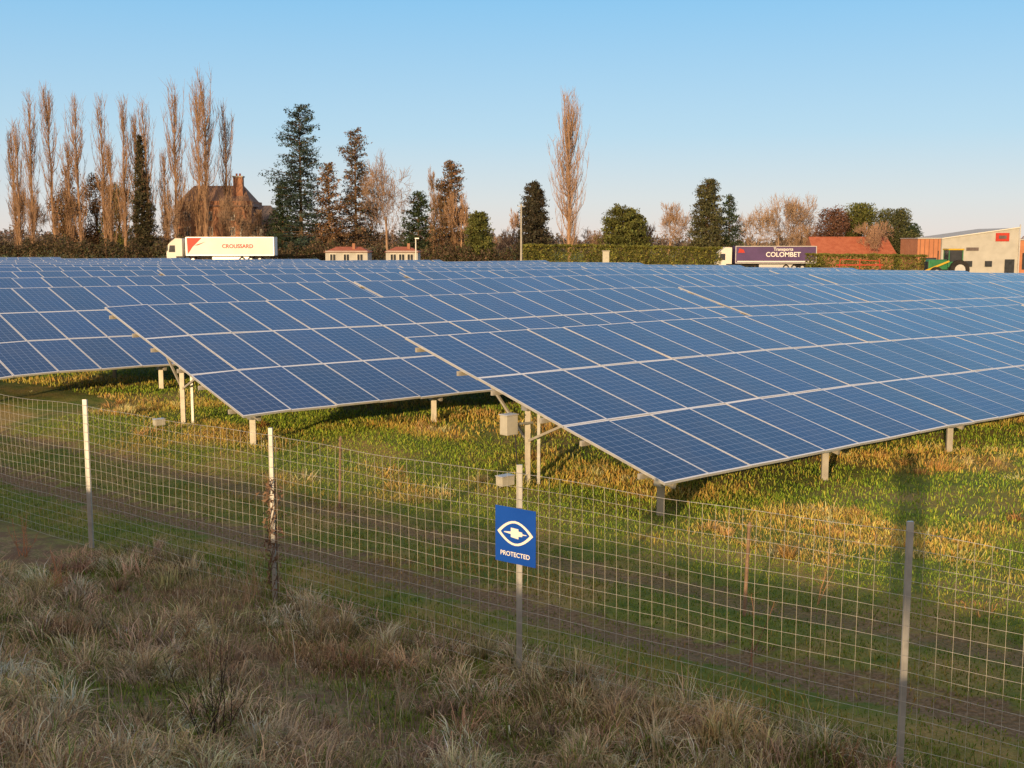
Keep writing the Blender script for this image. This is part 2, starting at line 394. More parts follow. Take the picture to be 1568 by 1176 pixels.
b.poly([sp(-.05, zc - .04, .003), sp(.04, zc - .05, .003), sp(.04, zc + .045, .003), sp(-.05, zc + .05, .003)], M_swhite)
b.poly([sp(.04, zc - .025, .003), sp(.085, zc - .02, .003), sp(.085, zc + .02, .003), sp(.04, zc + .025, .003)], M_swhite)
b.poly([sp(-.13, zc - .004, .003), sp(-.05, zc - .012, .003), sp(-.05, zc + .012, .003), sp(-.13, zc + .004, .003)], M_swhite)
b.poly([sp(.085, zc - .006, .003), sp(.135, zc - .003, .003), sp(.135, zc + .003, .003), sp(.085, zc + .006, .003)], M_swhite)
b.obj('eye_symbol', sg)
b = B()
for z in (1.2, 1.5): b.box(sp(0, z, -.015)[:3], (.09, .02, .03), M_galv, math.atan2(TF[1], TF[0]))
b.obj('clamps', sg)
def text(name, body, size, origin, ax, az, m, parent, ext=.0005):
    cu = bpy.data.curves.new(name, 'FONT'); cu.body = body; cu.size = size; cu.align_x = 'CENTER'; cu.align_y = 'CENTER'; cu.extrude = ext; cu.offset = size * .015
    cu.materials.append(m); o = bpy.data.objects.new(name, cu); col.objects.link(o)
    ax = Vector(ax).normalized(); az = Vector(az).normalized(); nn = ax.cross(az)
    o.matrix_world = Matrix(((ax.x, az.x, nn.x, origin[0]), (ax.y, az.y, nn.y, origin[1]), (ax.z, az.z, nn.z, origin[2]), (0, 0, 0, 1)))
    o.parent = parent; return o
text('lettering', 'PROTECTED', .062, sp(0, 1.155, .004), (TF[0], TF[1], 0), (0, 0, 1), M_swhite, sg)

# ------------------------------------------------------------------ solar rows
mp, nt, gl = new_mat('solar_module')
uvn = nt.nodes.new('ShaderNodeUVMap'); sep = nt.nodes.new('ShaderNodeSeparateXYZ'); nt.links.new(uvn.outputs[0], sep.inputs[0])
u_, v_ = sep.outputs[0], sep.outputs[1]
def edge(x, size):   # distance (m) to nearest border of 0..1
    return math_(nt, 'MULTIPLY', math_(nt, 'MINIMUM', x, math_(nt, 'SUBTRACT', 1., x)), size)
fr = math_(nt, 'MAXIMUM', math_(nt, 'LESS_THAN', edge(u_, 1.0), .017), math_(nt, 'LESS_THAN', edge(v_, 2.17), .034))
cu_ = edge(math_(nt, 'FRACT', math_(nt, 'MULTIPLY', u_, 6.)), .165); cv_ = edge(math_(nt, 'FRACT', math_(nt, 'MULTIPLY', v_, 12.)), .18)
ln = math_(nt, 'MAXIMUM', math_(nt, 'LESS_THAN', cu_, .004), math_(nt, 'LESS_THAN', cv_, .004))
at = nt.nodes.new('ShaderNodeAttribute'); at.attribute_name = 'Col'
cell = mixc(nt, math_(nt, 'MULTIPLY', ln, .8), at.outputs['Color'], (.26, .32, .45))
# faint dust film and uneven gloss of the glass
g2 = nt.nodes.new('ShaderNodeNewGeometry'); dn = nt.nodes.new('ShaderNodeTexNoise'); dn.inputs['Scale'].default_value = 1.3; dn.inputs['Detail'].default_value = 8; nt.links.new(g2.outputs['Position'], dn.inputs['Vector'])
cell = mixc(nt, mr(nt, dn.outputs['Fac'], .4, .75, 0, .05), cell, (.4, .38, .34))
nt.links.new(cell, gl.inputs['Base Color']); nt.links.new(mr(nt, dn.outputs['Fac'], .3, .7, .09, .2), gl.inputs['Roughness'])
gl.inputs['IOR'].default_value = 1.5; gl.inputs['Specular IOR Level'].default_value = .5
al = nt.nodes.new('ShaderNodeBsdfPrincipled'); al.inputs['Base Color'].default_value = (.8, .79, .78, 1); al.inputs['Metallic'].default_value = .1; al.inputs['Roughness'].default_value = .5
mx = nt.nodes.new('ShaderNodeMixShader'); nt.links.new(fr, mx.inputs[0]); nt.links.new(gl.outputs[0], mx.inputs[1]); nt.links.new(al.outputs[0], mx.inputs[2])
nt.links.new(mx.outputs[0], nt.nodes['Material Output'].inputs[0])
M_back = mat('module_back', (.45, .45, .46), (.4, .4, .4), .7)
PW = .98; PL = WTAB / 3
def solar_row(k):
    base = L0 + k * STEP
    root = empty('solar_panel_row')
    ct, st_ = math.cos(TILT), math.sin(TILT)
    verts = []; faces = []; mi = []; uvs = []; cols = []
    off = 0.; j = 0; last = 0
    us = []
    nmax = 200
    gaps = {(24 - 5 * (k % 3)) + 26 * q for q in range(9)}
    for j in range(nmax):
        if j in gaps: off += .22
        u0 = j * PW + off
        p = base + U * u0
        if p[1] > 104 - .33 * max(0, p[0]) or (p[0] > .75 * p[1] + 4): break
        if p[0] < -.6 * p[1] - 8: continue
        us.append(u0)
        for r in range(3):
            jit = rng.normal(0, .0045, 4); co = []
            for (a, w), jz in zip(((.006, .006), (PW - .006, .006), (PW - .006, PL - .006), (.006, PL - .006)), jit):
                ua = u0 + a; w_ = r * PL + w; q = base + U * ua
                g0 = float(base_z(q[0], q[1])[0])
                q2 = q + V * (w_ * ct); co.append((q2[0], q2[1], g0 + .65 + w_ * st_ + jz))
            o = len(verts); nv = Vector((-V[0] * st_, -V[1] * st_, ct))
            verts += co + [tuple(Vector(c_) - nv * .04) for c_ in co]
            faces.append((o, o + 1, o + 2, o + 3)); mi.append(0); uvs += [(0, 0), (1, 0), (1, 1), (0, 1)]
            faces.append((o + 7, o + 6, o + 5, o + 4)); mi.append(2); uvs += [(0, 0)] * 4
            for a, b2 in ((0, 1), (1, 2), (2, 3), (3, 0)):
                faces.append((o + a, o + 4 + a, o + 4 + b2, o + b2)); mi.append(1); uvs += [(0, 0)] * 4
            t = rng.uniform(.75, 1.3); cc = (.010 * t, .026 * t, .1 * t, 1); cols += [cc] * 8
    if not us: return
    me = bpy.data.meshes.new('modules'); me.from_pydata(verts, [], faces)
    for m in (mp, M_alu, M_back): me.materials.append(m)
    me.polygons.foreach_set('material_index', mi)
    ul = me.uv_layers.new(name='UVMap'); ul.data.foreach_set('uv', np.array(uvs, np.float32).ravel())
    ca = me.color_attributes.new('Col', 'FLOAT_COLOR', 'POINT'); ca.data.foreach_set('color', np.array(cols, np.float32).ravel())
    me.update(); o = bpy.data.objects.new('modules', me); col.objects.link(o); o.parent = root
    # substructure
    b = B(); ua, ub = us[0], us[-1] + PW
    def P(u, w, dn):
        q = base + U * u; g0 = float(base_z(q[0], q[1])[0]); q2 = q + V * (w * ct)
        return (q2[0] + V[0] * st_ * dn, q2[1] + V[1] * st_ * dn, g0 + .65 + w * st_ - dn * ct)
    for w in (.45, 1.7, 2.65, 3.9, 4.85, 6.1):
        u = ua - .06
        while u < ub: b.beam(P(u, w, .085), P(min(u + 4.15, ub + .04), w, .085), .05, .08, M_steel); u += 4.15
    u = ua + .42; first = True
    while u < ub:
        b.beam(P(u, .15, .17), P(u, WTAB - .25, .17), .06, .09, M_steel)
        for w, uu in ((.42, u), (3.5, u)):
            t = P(uu, w, .2); gg = float(gz(t[0], t[1]))
            b.beam((t[0], t[1], gg - .3), (t[0], t[1], t[2]), .11 if w < 1 else .09, .07, M_steel)
            b.box((t[0], t[1], t[2] - .02), (.16, .14, .12), M_galv, math.atan2(U[1], U[0]))
        t = P(u, 3.5, .2); m0 = (t[0], t[1], t[2] - .6)
        b.beam(m0, P(u, 4.5, .2), .04, .04, M_steel); b.beam(m0, P(u, 2.6, .2), .04, .04, M_steel)
        if first:
            t = P(u + .16, 3.4, .2); b.beam((t[0], t[1], float(gz(t[0], t[1]))), (t[0], t[1], t[2]), .05, .05, M_galv)
        if k > 4 and u > ua + 20: break
        u += 4.15; first = False
    b.obj('support_frame', root)
    # inverter and ground cabinet
    t = P(ua + .2, 3.25, .2)
    if k in (0, 1):
        b = B(); rz = math.atan2(U[1], U[0]); q = (t[0] - .3, t[1] - .05, t[2] - .2)
        if k == 0:
            b.box(q, (.24, .18, .32), M_box, rz); b.box((q[0], q[1], q[2] + .17), (.27, .21, .02), M_alu, rz)
            b.beam((q[0] + .1, q[1], q[2] - .16), (q[0] + .16, q[1], .1), .025, .025, M_dark)
            b.beam((q[0] + .08, q[1] + .05, q[2]), (t[0] + .1, t[1] + .2, q[2]), .035, .035, M_galv)
        f_ = .75 if k == 0 else .6
        g_ = float(gz(t[0] - .2, t[1])); X_, Y_ = t[0] - .36, t[1] - .1
        b.box((X_, Y_, g_ + .16 * f_), (.36 * f_, .22 * f_, .2 * f_), M_box, rz); b.box((X_, Y_, g_ + .27 * f_), (.39 * f_, .25 * f_, .02), M_alu, rz)
        b.box((X_ - .08, Y_ - .05, g_ + .03), (.03, .03, .1), M_galv, rz); b.box((X_ + .07, Y_ + .04, g_ + .03), (.03, .03, .1), M_galv, rz)
        b.obj('inverter_box', root, .008)
for k in range(14): solar_row(k)

# ------------------------------------------------------------------ trees
def tree_obj(name, segs, leafC, leafS, lc, bark, x, y, parent=None, rz=None):
    P0, P1, r0, r1 = [np.array(q, float) for q in segs]
    W, T = tubes(P0, P1, r0, r1, 3)
    Cb = np.tile(np.array([bark]), (len(W), 1)) * rng.uniform(.75, 1.25, (len(W), 1)); mi = np.zeros(len(T))
    if leafC is not None and len(leafC):
        n = len(leafC); off = rng.normal(0, 1, (n, 3, 3)); off /= np.linalg.norm(off, axis=2, keepdims=True)
        LW = (leafC[:, None] + off * np.asarray(leafS).reshape(-1, 1, 1)).reshape(-1, 3)
        LT = np.arange(3 * n).reshape(-1, 3) + len(W)
        W = np.concatenate([W, LW]); T = np.concatenate([T, LT]); Cb = np.concatenate([Cb, np.repeat(lc, 3, 0)]); mi = np.concatenate([mi, np.ones(n)])
    o = tri_obj(name, W, T, Cb, [M_bark, M_leaf], mi)
    z = float(gz(x, y)); o.location = (x, y, z - .1); return o

def poplar(x, y, H, w, name='poplar_tree', c=(.3, .19, .125), dens=1.):
    P0, P1, r0, r1 = [], [], [], []
    def add(a, b_, q, s): P0.append(a); P1.append(b_); r0.append(q); r1.append(s)
    p = np.zeros(3); n = 10
    lean = rng.normal(0, .012, 2)
    tr = []
    for i in range(n):
        p2 = np.array([lean[0] * H * (i + 1) / n + random.gauss(0, .06), lean[1] * H * (i + 1) / n, H * .97 * (i + 1) / n])
        add(p, p2, .012 * H * (1 - i / n) + .03, .012 * H * (1 - (i + 1) / n) + .02); tr.append(p); p = p2
    tr.append(p)
    for _ in range(int(52 * dens)):
        f = random.uniform(.04, .9); q = f * n; i = int(q); s0 = tr[i] + (tr[i + 1] - tr[i]) * (q - i)
        a = random.uniform(0, 6.283); rad = w / 2 * (.3 + 1.9 * f * (1 - f) * 1.5) * random.uniform(.4, 1.25) * min(1, (1.06 - f) * 3.)
        L = min(H * random.uniform(.1, .3), (H * 1.01 - s0[2])); o = np.array([math.cos(a), math.sin(a), 0])
        pts = [s0, s0 + o * rad * .5 + np.array([0, 0, L * .22]), s0 + o * rad * .8 + np.array([0, 0, L * .6]), s0 + o * rad * .92 + np.array([0, 0, L])]
        br = .004 * H * random.uniform(.4, .8)
        for j in range(3):
            add(pts[j], pts[j + 1], br * (1 - j * .28), br * (1 - (j + 1) * .28))
            for _ in range(6):
                t = random.random(); s1 = pts[j] + (pts[j + 1] - pts[j]) * t
                e = np.array([random.gauss(0, .3), random.gauss(0, .3), 1.]); e /= np.linalg.norm(e)
                ll = H * random.uniform(.03, .085); add(s1, s1 + e * ll, .026, .01)
    return tree_obj(name, (P0, P1, r0, r1), None, None, None, c, x, y)

def bare(x, y, H, w, name='bare_tree', c=(.32, .215, .15), trunk=.2, leaf=None):
    P0, P1, r0, r1 = [], [], [], []
    def grow(p, d, L, r, lv):
        n = 2; q = p
        for i in range(n):
            d = d + rng.normal(0, .12, 3); d[2] += .05; d /= np.linalg.norm(d)
            q2 = q + d * L / n; P0.append(q); P1.append(q2); r0.append(r * (1 - i * .2)); r1.append(r * (1 - (i + 1) * .2)); q = q2
        if lv == 0: return
        for _ in range(4 if lv > 1 else 6):
            e = d * .75 + rng.normal(0, .55, 3); e[2] += .12; e /= np.linalg.norm(e)
            st = p + (q - p) * random.uniform(.45, 1.)
            grow(st, e, L * random.uniform(.6, .85), max(r * .55, .022), lv - 1)
    grow(np.zeros(3), np.array([0, 0, 1.]), 1., .045, 5)
    A = np.array(P0); Bq = np.array(P1); zm = np.percentile(Bq[:, 2], 99.5); sxy = np.percentile(np.hypot(Bq[:, 0], Bq[:, 1]), 96)
    sc = np.array([w / 2 / sxy, w / 2 / sxy, H / zm])
    rr = np.array(r0); rr1 = np.array(r1); rr = np.where(rr > .0225, rr * H * .33, .026); rr1 = np.where(rr1 > .0225, rr1 * H * .33, .013)
    return tree_obj(name, (A * sc, Bq * sc, rr, rr1), None, None, None, c, x, y)

def conifer(x, y, H, w, name='conifer_tree', cols=((.03, .05, .025), (.05, .07, .03)), gap=.55, dens=1., lo=.06, shape=.85, irr=.35):
    """branches leave the trunk at random heights and carry flattened sprays of needles"""
    P0, P1, r0, r1 = [[0, 0, 0]], [[0, 0, H * .98]], [.014 * H + .08], [.03]
    LC = []; LS = []; tone = []
    nb_ = int(H / gap * 8.5)
    sect = rng.uniform(1 - irr, 1.1, (9, 8))      # coherent irregularity of the outline
    for i in range(nb_):
        f = ((i + random.random()) / nb_) ** 1.08; h = H * (lo + (1 - lo) * f * .985)
        Rm = w / 2 * (max(.02, 1 - f) ** shape) * min(1, .6 + f * 4)
        a = random.uniform(0, 6.2831); Lb = Rm * sect[min(8, int(f * 9)), int(a / 6.2832 * 8)] * random.uniform(1 - irr * .8, 1.15) + .12
        d = np.array([math.cos(a), math.sin(a), random.uniform(-.2, .25) + .6 * f * f]); e = np.array([0, 0, h]) + d * Lb
        P0.append([0, 0, h]); P1.append(e); r0.append(.04 + .01 * Lb); r1.append(.02)
        m = int((8 + 17 * Lb) * dens); t = rng.uniform(.15, 1.03, m) ** .7
        pts = np.array([0, 0, h]) + d * (Lb * t)[:, None] + rng.normal(0, 1, (m, 3)) * (np.array([.22, .22, .14]) * (.6 + Lb * .16) * 1.25)
        pts[:, 2] -= .14 * Lb * t ** 2
        LC.append(pts); LS.append(rng.uniform(.12, .3, m)); tone.append(np.full(m, random.uniform(.55, 1.4)))
    LC = np.concatenate(LC); lc = pick(cols, len(LC), .22) * np.concatenate(tone)[:, None]
    return tree_obj(name, (P0, P1, r0, r1), LC, np.concatenate(LS), lc, (.12, .08, .05), x, y)

def leafy(x, y, H, w, name='evergreen_tree', cols=((.05, .07, .025), (.08, .09, .035)), nl=9000, low=.08, lumps=26):
    P0, P1, r0, r1 = [[0, 0, 0]], [[0, 0, H * .6]], [.2], [.08]
    LC = []; LS = []; tone = []
    for _ in range(lumps):
        f = random.uniform(low + .05, .92); prof = math.sin(math.pi * min(1, (f * .85 + .12))) ** .7
        a = random.uniform(0, 6.28); rad = w / 2 * prof * math.sqrt(random.random()) * .8
        c_ = np.array([rad * math.cos(a), rad * math.sin(a), f * H]); r_ = w * random.uniform(.13, .24)
        P0.append([0, 0, f * H * .5]); P1.append(c_); r0.append(.08); r1.append(.03)
        m = nl // lumps; d = rng.normal(0, 1, (m, 3)); d /= np.linalg.norm(d, axis=1, keepdims=True)
        LC.append(c_ + d * (r_ * rng.uniform(.5, 1.12, m))[:, None] * np.array([1, 1, 1.15])); LS.append(rng.uniform(.12, .26, m)); tone.append(np.full(m, random.uniform(.7, 1.3)))
    LC = np.concatenate(LC); LS = np.concatenate(LS); tn = np.concatenate(tone)
    k = (LC[:, 2] > .1) & (LC[:, 2] < H * 1.02); LC, LS, tn = LC[k], LS[k], tn[k]
    lc = pick(cols, len(LC), .22) * tn[:, None]
    return tree_obj(name, (P0, P1, r0, r1), LC, LS, lc, (.12, .08, .05), x, y)

for x, H, w in [(-89, 25.8, 4), (-86.2, 22, 2.6), (-84, 23.5, 3), (-81.6, 28, 3.2), (-78.6, 29.2, 3.4), (-74.2, 27.5, 3.8), (-70.8, 27.8, 3.2), (-66.2, 27.1, 3.4),
                (-61.8, 27, 3.), (-57.8, 29.8, 3.8), (-54, 30.3, 4.6), (-51.8, 31.8, 4.8), (-49.8, 27, 3.6), (-93, 25, 4), (-97, 27, 4), (-101, 26, 4), (-64.5, 25, 2.6),
                (-76, 21, 3), (-68.5, 20, 3), (-59.5, 19, 3)]:
    poplar(x, 198 + random.uniform(-3, 3), H - 1, w, dens=1.1)
poplar(10, 200, 28.6, 6.6, dens=2.6, c=(.4, .26, .175))
BRZ = ((.19, .115, .07), (.14, .1, .055), (.24, .145, .085)); DK = ((.035, .06, .035), (.055, .08, .04)); OL = ((.13, .14, .04), (.1, .11, .035))
conifer(-62.7, 196, 21, 5.2, cols=((.06, .06, .035), (.08, .07, .04)), dens=1.3, gap=.45)
leafy(-77, 200, 16.5, 6.5, 'ivy_covered_tree', BRZ, 9000, lumps=34)
leafy(-73, 203, 15, 6, 'ivy_covered_tree', BRZ, 8000, lumps=34); leafy(-69, 203, 13, 6.5, 'ivy_covered_tree', OL, 8000, lumps=34)
bare(-57.5, 197, 13, 6); bare(-47.5, 196, 11, 6); bare(-85, 203, 12, 8)
conifer(-36.5, 200, 26.5, 13, 'cedar_tree', ((.03, .05, .045), (.045, .07, .055)), gap=.75, dens=1.05, irr=.6, shape=.32, lo=.03)
conifer(-40.5, 204, 14, 8, cols=DK, gap=.6, shape=.6)
conifer(-27.3, 202, 23, 13, 'cedar_tree', ((.15, .1, .07), (.08, .085, .06), (.19, .12, .08)), gap=.8, dens=.95, irr=.6, shape=.5)
conifer(-31.5, 199, 17, 9, cols=BRZ, gap=.7, irr=.5, dens=.9, shape=.5)
bare(-21.6, 200, 18.5, 12)
conifer(-16.5, 203, 12.3, 9.5, cols=DK, gap=.6, irr=.45, shape=.45)
conifer(-10.5, 200, 17.6, 9.5, cols=((.17, .105, .06), (.11, .09, .06), (.23, .135, .075)), gap=.6, irr=.4, shape=.45)
bare(-13.8, 201, 16, 5.5); bare(-9, 196, 12, 6, c=(.38, .24, .15))
conifer(-5.4, 190, 8.6, 5.6, 'conical_evergreen', OL, gap=.3, dens=2., irr=.12, shape=.42, lo=.02)
bare(-.6, 205, 9.5, 5.5, c=(.4, .27, .21)); bare(-24, 206, 13, 8); bare(-45, 206, 10, 6)
conifer(3.8, 200, 14.2, 6.2, cols=((.05, .05, .035), (.07, .06, .04)), gap=.35, dens=1.6, irr=.15, shape=.42)
conifer(19, 198, 9.8, 9, 'yew_tree', OL, gap=.35, dens=1.7, irr=.15, shape=.33, lo=.02)
conifer(21.3, 199, 8.8, 5.5, 'yew_tree', OL, gap=.35, dens=1.7, irr=.15, shape=.33, lo=.02)
bare(27.5, 203, 11.3, 8, c=(.4, .27, .18)); bare(24.5, 207, 7.5, 6); bare(15, 206, 6.5, 6)
conifer(33.8, 200, 15, 6.8, cols=((.11, .11, .05), (.08, .085, .045)), gap=.42, dens=1.4, irr=.2, shape=.33)
conifer(38, 202, 13, 7, 'cedar_tree', DK, gap=.75, dens=1.0, irr=.35, shape=.7)
bare(47, 203, 13, 14, c=(.4, .28, .19)); bare(53, 206, 12.6, 10, c=(.38, .26, .18)); bare(43.5, 206, 11, 9, c=(.4, .28, .19)); bare(50, 209, 12.6, 10, c=(.38, .26, .18))
leafy(56, 202, 11.3, 7, 'copper_tree', ((.16, .085, .06), (.13, .075, .055)), 15000, lumps=40)
leafy(61, 203, 11.6, 9, 'evergreen_tree', OL, 20000, lumps=46); leafy(67, 203, 10.8, 9.4, 'evergreen_tree', ((.09, .1, .045), (.1, .105, .045)), 20000, lumps=46)
bare(62, 196, 8.5, 6.5, c=(.38, .24, .17)); leafy(70.5, 205, 8.5, 7, 'evergreen_tree', DK, 12000, lumps=34)

# shrubs, hedges, distant trees as masses
def mass(name, x0, x1, yf, zt, dep, n, cols, size=.25, rough=.25, zb=0., box=False):
    X = rng.uniform(x0, x1, n); Yc = yf(X) + rng.uniform(-dep / 2, dep / 2, n); g = gz(X, Yc)
    top = zt * (1 - rough * (.5 - .5 * wob(X * .9, X * .23 + 2)) + rough * .35 * wob(X * 3.1, X))
    if box: f = np.where(rng.uniform(0, 1, n) < .5, 1 - .03 * rng.uniform(0, 1, n), rng.uniform(0, 1, n))
    else: f = rng.uniform(0, 1, n) ** .6; top = top * np.sqrt(np.clip(1 - (2 * (Yc - yf(X)) / dep) ** 2 * .6, 0, 1))
    C_ = np.stack([X, Yc, g + zb + f * top], 1)
    off = rng.normal(0, 1, (n, 3, 3)); off /= np.linalg.norm(off, axis=2, keepdims=True)
    W = (C_[:, None] + off * rng.uniform(.5, 1.2, (n, 1, 1)) * size).reshape(-1, 3)
    cc = np.repeat(pick(cols, n, .25) * (.75 + .4 * wob(X * .8, f * 2)[:, None] ** 2), 3, 0)
    return tri_obj(name, W, np.arange(3 * n).reshape(-1, 3), cc, [M_leaf])
HG = ((.2, .21, .05), (.24, .22, .06), (.15, .17, .045))
mass('clipped_hedge', 1.5, 30, lambda x: 165 + 0 * x, 3.75, 1.6, 26000, HG, .2, .06, box=True)
mass('clipped_hedge', 44, 62, lambda x: 172 + 0 * x, 3.0, 1.6, 15000, HG, .2, .06, box=True)
mass('shrubs', -105, -36, lambda x: 188 + 2 * np.sin(x * .3), 4.2, 5, 30000, ((.1, .075, .05), (.14, .1, .065), (.09, .09, .045)), .25, .6)
mass('shrubs', -36, 2, lambda x: 190 + 2 * np.sin(x * .3), 4.0, 5, 20000, ((.12, .085, .06), (.16, .11, .075), (.09, .1, .045)), .25, .7)
mass('shrubs', 12, 52, lambda x: 192 + 2 * np.sin(x * .3), 4.2, 5, 15000, ((.12, .1, .055), (.17, .12, .08), (.1, .11, .045)), .25, .6)
mass('distant_trees', -330, 330, lambda x: 430 + 12 * np.sin(x * .05), 8.5, 20, 60000, ((.2, .16, .14), (.17, .15, .13), (.22, .17, .16)), .9, .6)

# ------------------------------------------------------------------ buildings
def hip(b, x0, x1, y0, y1, ze, zr, m, inset, ov=.35):
    x0 -= ov; x1 += ov; y0 -= ov; y1 += ov; ym = (y0 + y1) / 2
    a, c_, d, e = (x0, y0, ze), (x1, y0, ze), (x1, y1, ze), (x0, y1, ze); r0, r1 = (x0 + inset, ym, zr), (x1 - inset, ym, zr)
    b.poly([a, c_, r1, r0], m); b.poly([d, e, r0, r1], m); b.poly([e, a, r0], m); b.poly([c_, d, r1], m); b.poly([e, d, c_, a], m)
def win(b, x, z, y, w=1.1, h=1.5, fm=M_white, t=.14):
    b.box((x, y - .03, z), (w + t, .06, h + t), fm); b.box((x, y - .07, z), (w, .04, h), M_glass); b.box((x, y - .1, z), (.06, .03, h), fm)
h = empty('brick_house')
b = B(); b.box((-53.6, 212, 6), (13.6, 9, 10.6), M_brick); b.box((-45, 211, 4), (7.6, 8, 6.2), M_render); b.obj('walls', h)
b = B(); hip(b, -60.4, -46.8, 207.5, 216.5, 10.3, 14.2, M_tile, 2.6)
hip(b, -48.8, -41.2, 207, 215, 7.1, 10.6, M_slate, 3.2); b.obj('roof', h)
b = B(); b.box((-49.6, 210.2, 12.9), (1.7, 1.2, 5.4), M_brick); b.box((-49.6, 210.2, 15.72), (2., 1.5, .24), M_conc); b.cyl((-49.9, 210.2, 15.8), (-49.9, 210.2, 16.3), .18, M_rtile); b.cyl((-49.3, 210.2, 15.8), (-49.3, 210.2, 16.3), .18, M_rtile); b.obj('chimney', h)
b = B()
for z in (3, 5.9, 8.6):
    for x in (-58.4, -54.4, -50.4): win(b, x, z, 207.5, 1., 1.4)
for x in (-45.8, -44.2, -42.6): win(b, x, 5.6, 207, .9, 1.2); win(b, x, 2.6, 207, .9, 1.4)
b.obj('windows', h)
for x0, x1 in ((-27.5, -21.3), (-18.6, -13.9)):
    h = empty('bungalow'); b = B(); b.box(((x0 + x1) / 2, 172, 1.4), (x1 - x0, 5, 2.6), M_render); b.obj('walls', h)
    b = B(); hip(b, x0, x1, 169.5, 174.5, 2.5, 3.3, M_rtile, 1.6, .3); b.obj('roof', h)
    b = B()
    for x in np.linspace(x0 + 1.1, x1 - 1.1, 3): win(b, x, 1.75, 169.5, .8, .9)
    b.box(((x0 + x1) / 2 + .9, 171, 3.3), (.4, .4, 1), M_brick); b.obj('windows_and_chimney', h)
h = empty('farm_shed'); b = B(); b.box((58.2, 199, .4), (13.4, 7, 3.4), M_brick); b.obj('walls', h)
b = B(); x0, x1, y0, y1 = 51.2, 65.3, 195, 203; b.poly([(x0, y0, 1.9), (x1, y0, 1.9), (x1 - .6, 199, 4.9), (x0, 199, 4.9)], M_rtile); b.poly([(x1, y1, 1.9), (x0, y1, 1.9), (x0, 199, 4.9), (x1 - .6, 199, 4.9)], M_rtile)
b.poly([(x0, y1, 1.9), (x0, y0, 1.9), (x0, 199, 4.9)], M_brick); b.poly([(x1, y0, 1.9), (x1, y1, 1.9), (x1 - .6, 199, 4.9)], M_brick); b.obj('roof', h)
# commercial building
h = empty('commercial_building'); b = B()
b.hexa([(67.2, 180, -2), (79.2, 180, -2), (79.2, 196, -2), (67.2, 196, -2), (67.2, 180, 4.5), (79.2, 180, 6.2), (79.2, 196, 6.2), (67.2, 196, 4.5)], M_render)
b.box((65.4, 184.5, 1.2), (3.6, 8, 6.6), M_orange); b.box((86, 183.5, 1.1), (13.6, 6, 6.4), M_orange); b.obj('walls', h)
b = B(); b.beam((67.1, 179.9, 4.55), (79.3, 179.9, 6.28), .3, .14, M_white); b.box((86, 183.4, 4.37), (13.8, 6.4, .16), M_alu); b.box((65.4, 184.4, 4.57), (3.8, 8.3, .14), M_alu)
b.box((76.6, 179.93, 4.75), (2.1, .1, 1.3), M_red); b.box((76.6, 179.86, 4.75), (1.2, .05, .5), M_slate)
for x in (71.5, 74.6): b.box((x, 179.93, .6), (1.1, .12, .9), M_glass)
b.box((77.9, 179.93, 0), (1.5, .12, 2.6), M_glass); b.box((72, 179.93, 2.9), (1.9, .1, .5), M_slate); b.box((69.2, 179.93, .2), (2.4, .1, 3), M_alu)
for q in range(4): b.box((81.2 + q * 3.2, 180.45, 1.), (2.2, .1, 2.6), M_glass)
for q in range(5): b.box((64 + q * .7, 180.45, 2.1), (.05, .12, 4.6), M_tile)
b.box((65.4, 180.42, 1.0), (2.4, .12, 1.1), M_glass)
b.beam((79.25, 179.8, -2), (79.25, 179.8, 6.7), .16, .16, M_alu); b.obj('details', h)

# road with verge
xs = np.linspace(-260, 260, 140); b = B()
for a, c_ in zip(xs[:-1], xs[1:]):
    for lo_, hi_, m, dz in ((-3.6, 3.6, M_asph, .06), (-.08, .08, M_swhite, .066), (-3.3, -3.15, M_swhite, .066), (3.15, 3.3, M_swhite, .066)):
        f = lambda x, o: (x, 178 + .13 * x + o, float(gz(x, 178 + .13 * x)) + dz)
        b.poly([f(a, lo_), f(c_, lo_), f(c_, hi_), f(a, hi_)], m)
b.obj('road')

